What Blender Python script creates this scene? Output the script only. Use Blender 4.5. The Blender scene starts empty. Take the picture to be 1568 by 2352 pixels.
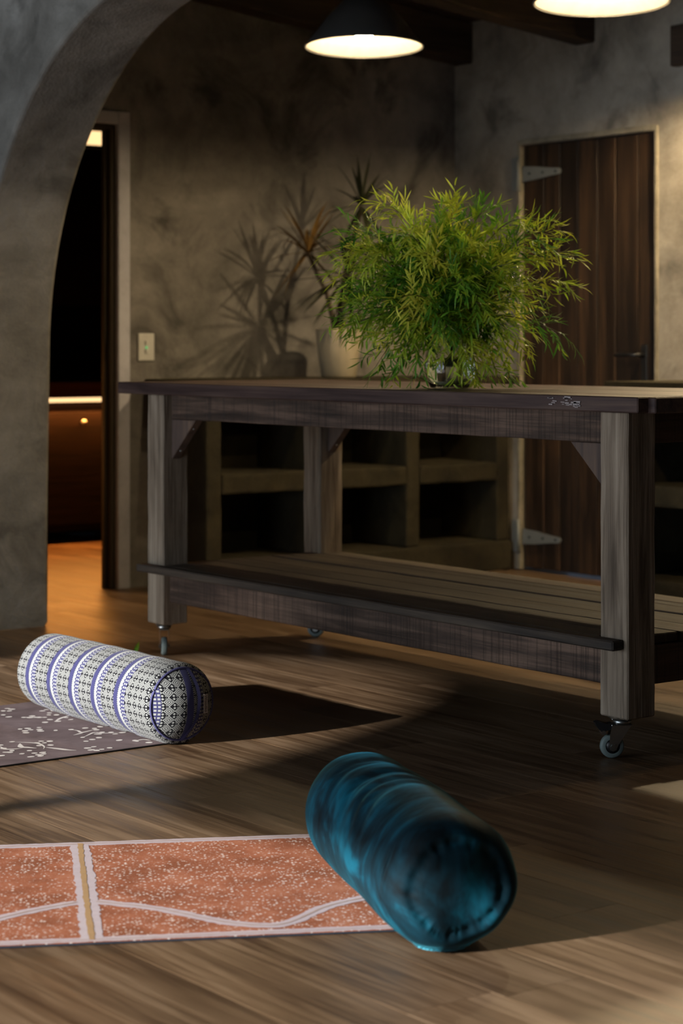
import bpy, bmesh, math, random
from mathutils import Vector, Matrix, noise as mnoise

random.seed(7)
SC = bpy.context.scene
COL = SC.collection
PI = math.pi

# ------------------------------------------------------------------ camera, sky, sun, daylight, exposure
EYE = 1.057
YAW = math.atan2(3584, 4750)
cam = bpy.data.cameras.new('camera')
cam.sensor_fit = 'VERTICAL'
cam.sensor_width, cam.sensor_height = 24.0, 36.0
cam.lens = 4750 / 2352 * 36.0
cam.shift_y = -391 / 2352
cam.clip_end = 100
cam.dof.use_dof = True
cam.dof.focus_distance = 4.95
cam.dof.aperture_fstop = 4.2
camo = bpy.data.objects.new('camera', cam)
camo.location = (0, 0, EYE)
camo.rotation_euler = (PI / 2, 0, -YAW)
COL.objects.link(camo)
SC.camera = camo

world = bpy.data.worlds.new('sky')
SC.world = world
world.use_nodes = True
bg = world.node_tree.nodes['Background']
bg.inputs[0].default_value = (0.55, 0.72, 1.0, 1)
bg.inputs[1].default_value = 0.2

def light(name, kind, energy, color, loc, rot, **kw):
    l = bpy.data.lights.new(name, kind)
    l.energy = energy
    l.color = color
    for k, v in kw.items():
        setattr(l, k, v)
    o = bpy.data.objects.new(name, l)
    o.location = loc
    o.rotation_euler = rot
    COL.objects.link(o)
    return o

# sun: low, travelling along +X through the arched garden openings
SUN_DIR = Vector((1.0, -0.05, -0.306)).normalized()
light('sun', 'SUN', 10.5, (1.0, 0.96, 0.91), (-8, 5, 4), SUN_DIR.to_track_quat('-Z', 'Y').to_euler(), angle=math.radians(.9))
# daylight in the two arched openings of the garden wall
light('daylight_opening', 'AREA', 110, (0.74, 0.87, 1.0), (-2.98, 5.62, 1.1), (0, -PI / 2, 0), shape='RECTANGLE', size=2.1, size_y=2.1)
light('daylight_opening', 'AREA', 62, (0.74, 0.87, 1.0), (-2.98, 3.03, .92), (0, -PI / 2, 0), shape='RECTANGLE', size=1.75, size_y=2.3)

SC.view_settings.view_transform = 'Standard'
SC.view_settings.look = 'None'
SC.view_settings.gamma = 1.0
SC.view_settings.use_curve_mapping = False
SC.view_settings.exposure = 0.0

LAMP_L = 350.0      # radiance of a pendant bulb
LED_L = 1.5

# ------------------------------------------------------------------ material helper
class NT:
    def __init__(self, name):
        self.m = bpy.data.materials.new(name)
        self.m.use_nodes = True
        self.t = self.m.node_tree
        self.b = self.t.nodes['Principled BSDF']
        self._tc = None
    def n(self, typ, **kw):
        nd = self.t.nodes.new(typ)
        for k, v in kw.items():
            setattr(nd, k, v)
        return nd
    def put(self, sock, v):
        if isinstance(v, bpy.types.NodeSocket):
            self.t.links.new(v, sock)
        elif isinstance(v, (tuple, list)) and len(v) == 3 and sock.type == 'RGBA':
            sock.default_value = (*v, 1)
        else:
            sock.default_value = v
    def tc(self, k='Object'):
        if self._tc is None:
            self._tc = self.n('ShaderNodeTexCoord')
        return self._tc.outputs[k]
    def rnd(self):
        return self.n('ShaderNodeObjectInfo').outputs['Random']
    def vmath(self, op, a, b=(0, 0, 0)):
        nd = self.n('ShaderNodeVectorMath', operation=op)
        self.put(nd.inputs[0], a); self.put(nd.inputs[1], b)
        return nd.outputs[0]
    def math(self, op, a, b=0.0, clamp=False):
        nd = self.n('ShaderNodeMath', operation=op, use_clamp=clamp)
        self.put(nd.inputs[0], a); self.put(nd.inputs[1], b)
        return nd.outputs[0]
    def mp(self, vec, scale=(1, 1, 1), loc=(0, 0, 0), rot=(0, 0, 0)):
        nd = self.n('ShaderNodeMapping')
        self.put(nd.inputs[0], vec)
        self.put(nd.inputs['Scale'], scale); self.put(nd.inputs['Location'], loc); self.put(nd.inputs['Rotation'], rot)
        return nd.outputs[0]
    def noise(self, vec, scale=1, detail=4, rough=.55, dist=0):
        nd = self.n('ShaderNodeTexNoise')
        self.put(nd.inputs['Vector'], vec)
        nd.inputs['Scale'].default_value = scale; nd.inputs['Detail'].default_value = detail
        nd.inputs['Roughness'].default_value = rough; nd.inputs['Distortion'].default_value = dist
        return nd.outputs[0]
    def voro(self, vec, scale=1, feat='F1', out='Distance', rand=1.0):
        nd = self.n('ShaderNodeTexVoronoi', feature=feat)
        self.put(nd.inputs['Vector'], vec)
        nd.inputs['Scale'].default_value = scale
        nd.inputs['Randomness'].default_value = rand
        return nd.outputs[out]
    def sep(self, vec):
        nd = self.n('ShaderNodeSeparateXYZ')
        self.put(nd.inputs[0], vec)
        return nd.outputs
    def ramp(self, fac, stops, interp='LINEAR'):
        nd = self.n('ShaderNodeValToRGB')
        cr = nd.color_ramp
        cr.interpolation = interp
        while len(cr.elements) < len(stops):
            cr.elements.new(0.5)
        for e, (p, c) in zip(cr.elements, stops):
            e.position = p
            e.color = (*c, 1) if len(c) == 3 else c
        self.put(nd.inputs[0], fac)
        return nd.outputs[0]
    def mix(self, fac, a, b, mode='MIX'):
        nd = self.n('ShaderNodeMix', data_type='RGBA', blend_type=mode)
        self.put(nd.inputs[0], fac)
        for s, v in ((nd.inputs[6], a), (nd.inputs[7], b)):
            self.put(s, v)
        return nd.outputs[2]
    def mr(self, v, a, b, c, d):
        nd = self.n('ShaderNodeMapRange')
        for i, x in enumerate((v, a, b, c, d)):
            self.put(nd.inputs[i], x)
        return nd.outputs[0]
    def bump(self, h, strength=.3, dist=.01):
        nd = self.n('ShaderNodeBump')
        nd.inputs['Strength'].default_value = strength
        nd.inputs['Distance'].default_value = dist
        self.put(nd.inputs['Height'], h)
        self.put(self.b.inputs['Normal'], nd.outputs[0])
    def set(self, **kw):
        names = dict(color='Base Color', rough='Roughness', metal='Metallic', spec='Specular IOR Level', sheen='Sheen Weight',
                     sheen_rough='Sheen Roughness', sheen_tint='Sheen Tint', emit='Emission Color', emit_s='Emission Strength',
                     trans='Transmission Weight', ior='IOR', sss='Subsurface Weight', coat='Coat Weight')
        for k, v in kw.items():
            self.put(self.b.inputs[names[k]], v)
        return self.m

def plain(name, color, rough=.5, **kw):
    m = NT(name)
    nz = m.noise(m.tc(), 30, 3)
    c2 = tuple(x * .75 for x in color)
    m.set(color=m.mix(nz, c2, color), rough=rough, **kw)
    return m.m

def wood(name, dark, mid, light_c, axis='y', rough=.62, bump=.35, saw=0.0, grain=38, spec=.35, vary=.5):
    m = NT(name)
    r = m.rnd()
    off = m.n('ShaderNodeCombineXYZ')
    for i, k in enumerate((7.3, 13.1, 5.7)):
        m.put(off.inputs[i], m.math('MULTIPLY', r, k * 3))
    v = m.vmath('ADD', m.tc(), off.outputs[0])
    ai = 'xyz'.index(axis)
    s1 = [grain] * 3; s1[ai] = grain * .045
    s2 = [7.0] * 3; s2[ai] = 1.3
    s3 = [grain * 5] * 3; s3[ai] = grain * .12
    g1 = m.noise(m.mp(v, s1), 1, 6, .62, .7)
    g2 = m.noise(m.mp(v, s2), 1, 4, .55, .5)
    g3 = m.noise(m.mp(v, s3), 1, 3, .6)
    f = m.math('ADD', m.math('MULTIPLY', g1, .5), m.math('ADD', m.math('MULTIPLY', g2, .42), m.math('MULTIPLY', g3, .16)))
    col = m.ramp(f, [(.41, dark), (.53, mid), (.67, light_c)])
    br = m.mr(r, 0, 1, 1 - vary * .5, 1 + vary * .5)
    mul = m.n('ShaderNodeCombineColor')
    for i in range(3):
        m.put(mul.inputs[i], br)
    col = m.mix(1.0, col, mul.outputs[0], 'MULTIPLY')
    h = m.math('ADD', g1, m.math('MULTIPLY', g3, .6))
    if saw:
        s = [2.0, 2.0, 2.0]; s[ai] = 210
        sw = m.noise(m.mp(v, s), 1, 2, .5)
        sw = m.mr(sw, .36, .46, 0, 1)
        col = m.mix(m.math('MULTIPLY', m.math('SUBTRACT', 1.0, sw), saw), col, tuple(x * .45 for x in dark))
        h = m.math('ADD', h, m.math('MULTIPLY', sw, .8))
    m.bump(h, bump, .004)
    m.set(color=col, rough=m.mr(g1, .3, .7, rough - .1, rough + .12), spec=spec)
    return m.m

def plaster(name, dark, mid, light_c, scale=1.0, bump=.35, patch=.55):
    m = NT(name)
    p = m.n('ShaderNodeNewGeometry').outputs['Position']
    a = m.noise(p, 1.5 * scale, 5, .6, .6)
    b = m.noise(p, 5.5 * scale, 6, .65, .4)
    d = m.noise(p, 70 * scale, 4, .6)
    f = m.math('ADD', m.math('MULTIPLY', a, .6), m.math('ADD', m.math('MULTIPLY', b, .33), m.math('MULTIPLY', d, .07)))
    col = m.ramp(f, [(.36, dark), (.5, mid), (.64, light_c)])
    blot = m.noise(p, 2.6 * scale, 4, .6, .9)
    bl = m.mr(blot, .53, .68, 0, patch)
    col = m.mix(bl, col, tuple(x * .38 for x in dark))
    m.bump(m.math('ADD', m.math('MULTIPLY', b, .8), m.math('MULTIPLY', d, .35)), bump, .02)
    m.set(color=col, rough=m.mr(b, .3, .7, .72, .92), spec=.25)
    return m.m

# ------------------------------------------------------------------ object helpers
def link(name, me, mat, parent=None, loc=(0, 0, 0), rot=(0, 0, 0)):
    o = bpy.data.objects.new(name, me)
    o.location = loc
    o.rotation_euler = rot
    if mat is not None and me is not None and not me.materials:
        me.materials.append(mat)
    if parent is not None:
        o.parent = parent
    COL.objects.link(o)
    return o

def from_bm(name, bm, mat, parent=None, loc=(0, 0, 0), rot=(0, 0, 0), smooth=False):
    me = bpy.data.meshes.new(name)
    bmesh.ops.recalc_face_normals(bm, faces=bm.faces)
    bm.to_mesh(me)
    bm.free()
    if smooth:
        me.polygons.foreach_set('use_smooth', [True] * len(me.polygons))
    return link(name, me, mat, parent, loc, rot)

def empty(name, loc=(0, 0, 0), rotz=0, label=None, cat=None, group=None):
    o = bpy.data.objects.new(name, None)
    o.empty_display_size = .05
    o.location = loc
    o.rotation_euler = (0, 0, rotz)
    COL.objects.link(o)
    tag(o, label, cat, group)
    return o

def tag(o, label=None, cat=None, group=None, kind=None):
    if label: o['label'] = label
    if cat: o['category'] = cat
    if group: o['group'] = group
    if kind: o['kind'] = kind
    return o

def bm_box(bm, lo, hi, bevel=0.0, seg=1):
    r = bmesh.ops.create_cube(bm, size=1.0)
    vs = r['verts']
    for v in vs:
        for i in range(3):
            v.co[i] = lo[i] if v.co[i] < 0 else hi[i]
    if bevel > 0:
        es = list({e for v in vs for e in v.link_edges})
        bmesh.ops.bevel(bm, geom=es, offset=bevel, segments=seg, profile=.6, affect='EDGES')
    return bm

def box(name, lo, hi, mat, parent=None, bevel=.003, seg=1, rough=0.0, cuts=0, origin=None):
    """one box with soft edges, its origin at its centre; rough > 0 makes the faces uneven"""
    c = Vector([(a + b) / 2 for a, b in zip(lo, hi)])
    off = c
    bm = bmesh.new()
    bm_box(bm, [a - b for a, b in zip(lo, c)], [a - b for a, b in zip(hi, c)])
    if cuts:
        sz = [b - a for a, b in zip(lo, hi)]
        ax = sz.index(max(sz))
        es = [e for e in bm.edges if abs(abs((e.verts[0].co - e.verts[1].co)[ax]) - sz[ax]) < 1e-6]
        bmesh.ops.subdivide_edges(bm, edges=es, cuts=cuts, use_grid_fill=True)
    if bevel:
        es = [e for e in bm.edges if len(e.link_faces) == 2 and e.calc_face_angle() > .5]
        bmesh.ops.bevel(bm, geom=es, offset=bevel, segments=seg, profile=.6, affect='EDGES')
    if rough:
        for v in bm.verts:
            p = (v.co + c) * 9
            v.co += Vector((mnoise.noise(p), mnoise.noise(p + Vector((31, 7, 3))), mnoise.noise(p + Vector((5, 53, 17))))) * rough
    o = from_bm(name, bm, mat, parent)
    o.location = off
    if parent is not None:
        o.location = off
    return o

def bm_lathe(bm, prof, seg=32, cap0=False, cap1=False, M=None):
    """prof: list of (r, z) about Z"""
    rings = []
    for r, z in prof:
        ring = []
        for i in range(seg):
            a = 2 * PI * i / seg
            p = Vector((r * math.cos(a), r * math.sin(a), z))
            ring.append(bm.verts.new(M @ p if M else p))
        rings.append(ring)
    for a, b in zip(rings, rings[1:]):
        for i in range(seg):
            j = (i + 1) % seg
            bm.faces.new((a[i], a[j], b[j], b[i]))
    if cap0: bm.faces.new(rings[0][::-1])
    if cap1: bm.faces.new(rings[-1])
    return bm

def bm_tube(bm, pts, rad, seg=8, caps=True):
    pts = [Vector(p) for p in pts]
    rads = rad if isinstance(rad, (list, tuple)) else [rad] * len(pts)
    rings = []
    for i, p in enumerate(pts):
        d = (pts[min(i + 1, len(pts) - 1)] - pts[max(i - 1, 0)]).normalized()
        up = Vector((0, 0, 1)) if abs(d.z) < .9 else Vector((1, 0, 0))
        x = d.cross(up).normalized(); y = x.cross(d).normalized()
        rings.append([bm.verts.new(p + (x * math.cos(2 * PI * k / seg) + y * math.sin(2 * PI * k / seg)) * rads[i]) for k in range(seg)])
    for a, b in zip(rings, rings[1:]):
        for k in range(seg):
            bm.faces.new((a[k], a[(k + 1) % seg], b[(k + 1) % seg], b[k]))
    if caps:
        bm.faces.new(rings[0][::-1]); bm.faces.new(rings[-1])
    return bm

def bm_prism(bm, pts, axis, a, b):
    """extrude the polygon pts (2D) along axis between a and b"""
    def P(u, v, w):
        return {'x': (w, u, v), 'y': (u, w, v), 'z': (u, v, w)}[axis]
    lo = [bm.verts.new(P(u, v, a)) for u, v in pts]
    hi = [bm.verts.new(P(u, v, b)) for u, v in pts]
    n = len(pts)
    f0 = bm.faces.new(lo); f1 = bm.faces.new(hi[::-1])
    for i in range(n):
        bm.faces.new((lo[i], hi[i], hi[(i + 1) % n], lo[(i + 1) % n]))
    f0.normal_update(); f1.normal_update()
    bmesh.ops.triangulate(bm, faces=[f0, f1], quad_method='BEAUTY', ngon_method='EAR_CLIP')
    bm.normal_update()
    return bm

# ------------------------------------------------------------------ materials
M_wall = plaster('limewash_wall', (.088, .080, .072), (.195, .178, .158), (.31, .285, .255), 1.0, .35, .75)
M_wallr = plaster('limewash_door_wall_lit', (.16, .14, .112), (.33, .29, .235), (.47, .42, .345), 1.0, .35, .6)  # paler limewash than the other walls, lightened in place of stronger lamp light
M_arch = plaster('limewash_arch', (.115, .106, .092), (.20, .188, .166), (.305, .29, .262), 1.3, .4, .6)
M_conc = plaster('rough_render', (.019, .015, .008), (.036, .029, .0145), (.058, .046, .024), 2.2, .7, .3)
M_trim = plaster('painted_trim', (.38, .37, .40), (.48, .47, .51), (.54, .53, .57), 3, .15, .1)
M_frame = plaster('door_frame_paint', (.17, .145, .105), (.27, .235, .17), (.36, .31, .23), 4, .3, .2)
M_jamb = wood('jamb_wood', (.02, .013, .006), (.035, .024, .012), (.05, .034, .018), 'z')
M_floor = wood('floor_planks', (.055, .029, .014), (.135, .081, .043), (.235, .155, .093), 'y', rough=.40, bump=.2, grain=40, spec=.4, vary=.30)
M_ceil = wood('ceiling_boards', (.016, .009, .006), (.035, .02, .013), (.06, .036, .022), 'y', rough=.75, vary=.4)
M_beam = wood('ceiling_beam_wood', (.02, .013, .008), (.05, .032, .02), (.09, .06, .036), 'x', rough=.75, vary=.3)
M_beamy = wood('lintel_wood', (.02, .013, .008), (.05, .032, .02), (.08, .05, .03), 'y', rough=.75, vary=.3)
M_door = wood('door_planks', (.005, .0025, .0015), (.020, .010, .004), (.065, .032, .013), 'z', rough=.6, bump=.5, grain=24, vary=.6)
M_leg = wood('weathered_leg', (.072, .050, .032), (.20, .152, .108), (.36, .295, .222), 'z', rough=.72, bump=.6, grain=46, vary=.2)
M_rail = wood('sawn_rail', (.014, .008, .005), (.060, .036, .025), (.16, .10, .070), 'y', rough=.68, bump=.6, saw=.4, vary=.3)
M_railx = wood('sawn_end_rail', (.025, .015, .012), (.06, .038, .03), (.11, .07, .055), 'x', rough=.68, bump=.6, saw=.35, vary=.3)
M_top = wood('table_top_wood', (.024, .012, .011), (.060, .034, .029), (.115, .073, .055), 'y', rough=.55, bump=.4, grain=30, vary=.35)
M_shelf = wood('shelf_wood', (.014, .010, .008), (.040, .029, .021), (.085, .064, .045), 'y', rough=.7, bump=.6, grain=34, vary=.5)
M_gus = wood('gusset_wood', (.03, .02, .016), (.075, .05, .04), (.13, .085, .06), 'z', rough=.7, vary=.3)
M_zinc = plain('zinc_metal', (.42, .43, .42), .32, metal=1.0)
M_dkmetal = plain('dark_metal', (.03, .03, .032), .4, metal=.6)
M_rubber = plain('grey_rubber', (.16, .20, .19), .55)
M_blackpl = plain('black_plastic', (.012, .012, .013), .4)
M_hinge = plain('galvanised_hinge', (.30, .31, .29), .55, metal=.35)
M_white = plain('white_plastic', (.62, .6, .54), .4)
M_shade = plain('black_enamel', (.07, .067, .062), .4)
M_refl = plain('dull_metal_lining', (.30, .27, .235), .5)
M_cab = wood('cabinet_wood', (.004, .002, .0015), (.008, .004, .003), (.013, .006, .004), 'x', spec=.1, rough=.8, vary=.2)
M_cabtop = wood('cabinet_top_wood', (.03, .010, .005), (.06, .02, .01), (.09, .032, .018), 'x', rough=.45, vary=.2)

m = NT('bulb_glow'); m.set(color=(1, .9, .7), emit=(1.0, .77, .45), emit_s=LAMP_L); M_bulb = m.m
m = NT('bulb_glow_bright'); m.set(color=(1, .9, .7), emit=(1.0, .77, .45), emit_s=LAMP_L * 6.3); M_bulb4 = m.m
m = NT('led_glow'); m.set(color=(1, .85, .6), emit=(1.0, .64, .30), emit_s=LED_L); M_led = m.m
m = NT('green_indicator'); m.set(color=(.1, .5, .2), emit=(.1, 1, .35), emit_s=.35); M_green = m.m

# ------------------------------------------------------------------ structure
def struct(o):
    o['kind'] = 'structure'
    return o

def wall_prism(name, pts, axis, a, b, mat, bevel=0.0):
    bm = bmesh.new()
    bm_prism(bm, pts, axis, a, b)
    return struct(from_bm(name, bm, mat))

# floor slab with its boards
floor = struct(box('floor', (-3.3, -1.5, -.12), (6.8, 10.2, -.005), M_floor, bevel=0))
floor['label'] = 'brown timber plank floor running through the whole room'
PW, PL = .18, 1.22
bm = bmesh.new(); bm_box(bm, (-PW / 2 + .0003, -PL / 2 + .0003, -.006), (PW / 2 - .0003, PL / 2 - .0003, 0), .0006)
plank_me = bpy.data.meshes.new('plank'); bmesh.ops.recalc_face_normals(bm, faces=bm.faces); bm.to_mesh(plank_me); bm.free()
plank_me.materials.append(M_floor)
rp = random.Random(3)
fl_c = Vector(floor.location)
ncol = 0
x = .60
while x + PW < 6.46:
    y = 1.0 + rp.random() * PL - PL + (0 if x < 3 else .6)
    yend = 7.3 if x < 3.3 else 9.6
    while y < yend:
        if not (x > 3.5 and y + PL < 1.9):
            cx, cy = x + PW / 2, y + PL / 2
            # leave out boards that stand wholly behind the walls
            if cy < 8.4 or 3.4 < cx < 6.2:
                o = link('plank', plank_me, None, floor, (cx - fl_c.x, cy - fl_c.y, -fl_c.z))
                ncol += 1
        y += PL
    x += PW

WH = 3.75
# wall with the big arch, X 3.45 .. 3.76
def arch_pts():
    pts = [(1.2, 0)]
    r, zs = 1.22, 1.0
    for i in range(0, 25):
        a = PI - (PI / 2) * i / 24
        pts.append((1.2 + r + r * math.cos(a), zs + r * math.sin(a)))
    for i in range(1, 8):
        pts.append((2.42 + (5.55 - 2.42) * i / 8, 2.22))
    for i in range(0, 25):
        a = PI / 2 - (PI / 2) * i / 24
        pts.append((5.55 + r * math.cos(a), zs + r * math.sin(a)))
    pts.append((6.785, .5)); pts.append((6.80, 0))
    return pts
bm = bmesh.new()
ap = arch_pts()
pts = [(-1.5, 0)] + ap + [(9.9, 0), (9.9, WH), (-1.5, WH)]
bm_prism(bm, pts, 'x', 3.45, 3.76)
apset = {(round(u, 4), round(v, 4)) for u, v in ap}
es = [e for e in bm.edges if abs(e.verts[0].co.x - e.verts[1].co.x) < 1e-6 and len(e.link_faces) == 2 and e.calc_face_angle() > .5
      and all((round(v.co.y, 4), round(v.co.z, 4)) in apset for v in e.verts)]
bmesh.ops.bevel(bm, geom=es, offset=.016, segments=3, profile=.5, affect='EDGES')
wa = struct(from_bm('wall_arch', bm, M_arch, smooth=False))
wa['label'] = 'thick grey cement wall pierced by a wide arch'

# garden wall behind and left of the camera with two segmental arched openings
def seg_open(cy, hw, spring, top):
    h = top - spring
    r = (hw * hw + h * h) / (2 * h)
    zc = top - r
    a0 = math.asin(hw / r)
    return [(cy - hw, 0)] + [(cy + r * math.sin(-a0 + 2 * a0 * i / 16), zc + r * math.cos(-a0 + 2 * a0 * i / 16)) for i in range(17)] + [(cy + hw, 0)]
pts = [(-1.5, 0)] + seg_open(3.09, 1.33, 1.72, 1.80) + seg_open(5.62, 1.1, 1.82, 2.23) + [(9.9, 0), (9.9, WH), (-1.5, WH)]
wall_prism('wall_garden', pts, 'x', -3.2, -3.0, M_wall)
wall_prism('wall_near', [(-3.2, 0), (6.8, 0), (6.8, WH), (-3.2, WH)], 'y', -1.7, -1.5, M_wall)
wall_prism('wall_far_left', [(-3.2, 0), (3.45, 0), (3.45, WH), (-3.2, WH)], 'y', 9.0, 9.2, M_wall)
# right wall with the plank door opening
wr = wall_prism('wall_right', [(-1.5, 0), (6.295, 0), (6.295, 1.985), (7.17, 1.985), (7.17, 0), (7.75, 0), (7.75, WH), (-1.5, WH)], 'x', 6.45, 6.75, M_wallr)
# back wall with the doorway into the store room
wall_prism('wall_back', [(4.555, 0), (6.75, 0), (6.75, WH), (3.6, WH), (3.6, 2.0), (4.555, 2.0)], 'y', 7.64, 7.70, M_wall)
# store room shell
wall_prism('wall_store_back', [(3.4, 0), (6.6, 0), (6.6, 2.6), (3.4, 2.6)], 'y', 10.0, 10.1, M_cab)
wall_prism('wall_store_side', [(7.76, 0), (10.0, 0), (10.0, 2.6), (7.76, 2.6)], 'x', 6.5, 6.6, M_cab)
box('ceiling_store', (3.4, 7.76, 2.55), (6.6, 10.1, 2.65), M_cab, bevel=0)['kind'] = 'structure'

# doorway trim (three painted boards) and brown jamb
tr = empty('trim_1', (4.58, 7.62, 0)); struct(tr)
tr['label'] = 'pale painted trim around the dark doorway'
def rel(o, par):
    o.location = Vector(o.location) - Vector(par.location)
    return o
rel(box('trim_board', (4.553, 7.612, 0), (4.612, 7.64, 2.04), M_trim, tr, .004), tr)
rel(box('trim_board', (3.70, 7.612, 1.985), (4.553, 7.64, 2.04), M_trim, tr, .004), tr)
jb = empty('trim_2', (4.56, 7.7, 0)); struct(jb)
jb['label'] = 'dark brown timber jamb inside the doorway'
rel(box('jamb_post', (4.532, 7.645, 0), (4.555, 7.705, 1.985), M_jamb, jb, .003), jb)
rel(box('jamb_head', (3.7, 7.645, 1.962), (4.532, 7.705, 1.985), M_jamb, jb, .003), jb)
rel(box('door_stop', (4.520, 7.675, 0), (4.533, 7.70, 1.962), M_jamb, jb, .002), jb)
rel(box('strike_plate', (4.529, 7.650, .98), (4.5325, 7.668, 1.06), M_dkmetal, jb, .001), jb)

# sloped boarded ceiling and beams
SL = .109
def zc(x):
    return 2.60 + SL * (6.45 - x)
bm = bmesh.new()
bm_prism(bm, [(-3.2, zc(-3.2)), (6.75, zc(6.75)), (6.75, zc(6.75) + .1), (-3.2, zc(-3.2) + .1)], 'y', -1.7, 9.9)
ce = struct(from_bm('ceiling', bm, M_ceil))
ce['label'] = 'dark boarded ceiling sloping down to the door wall'
sl_ang = math.atan(SL)
bm = bmesh.new(); bm_box(bm, (-.069, -3.2, -.018), (.069, 3.2, 0), .003)
cb_me = bpy.data.meshes.new('ceiling_board'); bmesh.ops.recalc_face_normals(bm, faces=bm.faces); bm.to_mesh(cb_me); bm.free(); cb_me.materials.append(M_ceil)
x = 3.84
while x < 6.42:
    link('ceiling_board', cb_me, None, ce, (x, 4.44, zc(x)), (0, sl_ang, 0))
    x += .141

def beam(y, w, h, zb, label):
    """a ceiling beam along the slope, bottom height zb at the door wall"""
    x0, x1 = 3.77, 6.46
    bm = bmesh.new()
    n = 14
    pts_lo = []
    for i in range(n + 1):
        x = x0 + (x1 - x0) * i / n
        pts_lo.append((x, zb + SL * (6.45 - x) + .006 * mnoise.noise(Vector((x * 2, y, 1)))))
    hi = [(x, z + h) for x, z in pts_lo]
    c = Vector(((x0 + x1) / 2, y, zb + .2))
    prev = None
    for (x, z), (_, zt) in zip(pts_lo, hi):
        ww = w / 2 + .004 * mnoise.noise(Vector((x * 3, y, 7)))
        ring = [bm.verts.new(Vector(p) - c) for p in ((x, y - ww, z + .008), (x, y - ww + .01, z), (x, y + ww - .01, z), (x, y + ww, z + .008), (x, y + ww, zt), (x, y - ww, zt))]
        if prev:
            for k in range(6):
                bm.faces.new((prev[k], prev[(k + 1) % 6], ring[(k + 1) % 6], ring[k]))
        else:
            bm.faces.new(ring)
        prev = ring
    bm.faces.new(prev[::-1])
    o = from_bm('ceiling_beam', bm, M_beam)
    o.location = c
    tag(o, label, 'beam', 'dark timber ceiling beams')
    return o
beam(6.74, .13, .185, 2.392, 'dark timber ceiling beam meeting the wall above the plank door')
beam(7.575, .13, .19, 2.385, 'dark timber beam running along the top of the back wall')
o = box('timber_lintel', (6.405, 4.9, 2.227), (6.449, 6.175, 2.40), M_beamy, bevel=.004)
tag(o, 'short dark timber lintel on the wall right of the plank door', 'lintel')

# ------------------------------------------------------------------ plank door
dr = empty('door_1', (6.45, 6.73, 0)); struct(dr)
dr['label'] = 'dark brown vertical plank door with strap hinges'
rng = random.Random(11)
y = 7.155
ws = [.135, .105, .118, .128, .112, .14, .117]
tot = sum(ws); k = (.855) / tot
for i, w in enumerate(ws):
    w *= k
    dx = rng.uniform(-.003, .003)
    p = rel(box('plank', (6.462 + dx, y - w + .0025, .012), (6.49 + dx, y - .0025, 1.968), M_door, dr, .004, 1, .0012, 10), dr)
    y -= w
rel(box('door_back', (6.49, 6.302, .012), (6.50, 7.163, 1.968), M_door, dr, 0), dr)
for zz in (1.835, .154):
    h = empty('strap_hinge', (0, 7.17 - 6.73, zz)); h.parent = dr
    bm = bmesh.new()
    pr = [(-.012, -.036), (-.10, -.030), (-.20, -.018), (-.262, -.013), (-.272, 0), (-.262, .013), (-.20, .018), (-.10, .030), (-.012, .036)]
    bm_prism(bm, pr, 'x', .002, .008)
    from_bm('strap', bm, M_hinge, h)
    bm = bmesh.new(); bm_box(bm, (-.012, .012, -.075), (-.004, .048, .075), .003)
    from_bm('hinge_leaf', bm, M_hinge, h)
    bm = bmesh.new(); bm_lathe(bm, [(.009, -.08), (.009, .08)], 12, True, True, Matrix.Translation((-.012, 0, 0)))
    from_bm('knuckle', bm, M_hinge, h, smooth=True)
    for yy in (-.06, -.15, -.235):
        bm = bmesh.new(); bm_lathe(bm, [(.006, 0), (.005, .003), (.001, .004)], 8, True, True, Matrix.Translation((.002, yy, 0)) @ Matrix.Rotation(-PI / 2, 4, 'Y'))
        from_bm('screw_head', bm, M_dkmetal, h)
hd = empty('door_handle', (6.458 - 6.45, 6.375 - 6.73, 1.0)); hd.parent = dr
bm = bmesh.new(); bm_box(bm, (-.006, -.019, -.13), (.003, .019, .045), .004, 2)
from_bm('back_plate', bm, M_blackpl, hd)
bm = bmesh.new(); bm_tube(bm, [(0, 0, 0), (-.045, 0, 0), (-.052, .01, 0), (-.052, .06, .001), (-.052, .115, 0), (-.048, .13, -.002)], [.012, .010, .010, .009, .0095, .008], 10)
from_bm('lever', bm, M_blackpl, hd, smooth=True)
fr = empty('trim_3', (6.44, 6.73, 0)); struct(fr)
fr['label'] = 'pale chipped frame around the plank door'
rel(box('frame_post', (6.440, 7.163, 0), (6.47, 7.184, 1.992), M_frame, fr, .006, 2, .002, 14), fr)
rel(box('frame_post', (6.440, 6.283, 0), (6.47, 6.302, 1.992), M_frame, fr, .006, 2, .002, 14), fr)
rel(box('frame_head', (6.440, 6.30, 1.968), (6.47, 7.165, 1.995), M_frame, fr, .006, 2, .002, 10), fr)

# ------------------------------------------------------------------ store room: bench with LED strips
cbn = empty('storage_bench', (5.0, 9.75, 0), 0, 'dark red-brown timber bench glimpsed through the doorway', 'bench')
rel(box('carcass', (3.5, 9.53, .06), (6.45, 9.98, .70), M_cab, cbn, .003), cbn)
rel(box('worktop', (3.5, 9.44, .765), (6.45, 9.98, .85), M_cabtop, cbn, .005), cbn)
rel(box('back_rail', (3.5, 9.56, .70), (6.45, 9.60, .765), M_cabtop, cbn, .002), cbn)
for i in range(4):
    x0 = 3.52 + i * .73
    dw = rel(box('drawer_front', (x0, 9.50, .10), (x0 + .71, 9.53, .69), M_cab, cbn, .004), cbn)
    bm = bmesh.new(); bm_lathe(bm, [(.006, 0), (.006, .02), (.014, .026), (.014, .036), (.003, .040)], 12, True, True, Matrix.Rotation(PI / 2, 4, 'X'))
    from_bm('knob', bm, M_zinc, dw, (.12, -.015, .24), smooth=True)
o = box('led_strip', (3.55, 9.455, .742), (6.4, 9.475, .765), M_led, bevel=.003)
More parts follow.
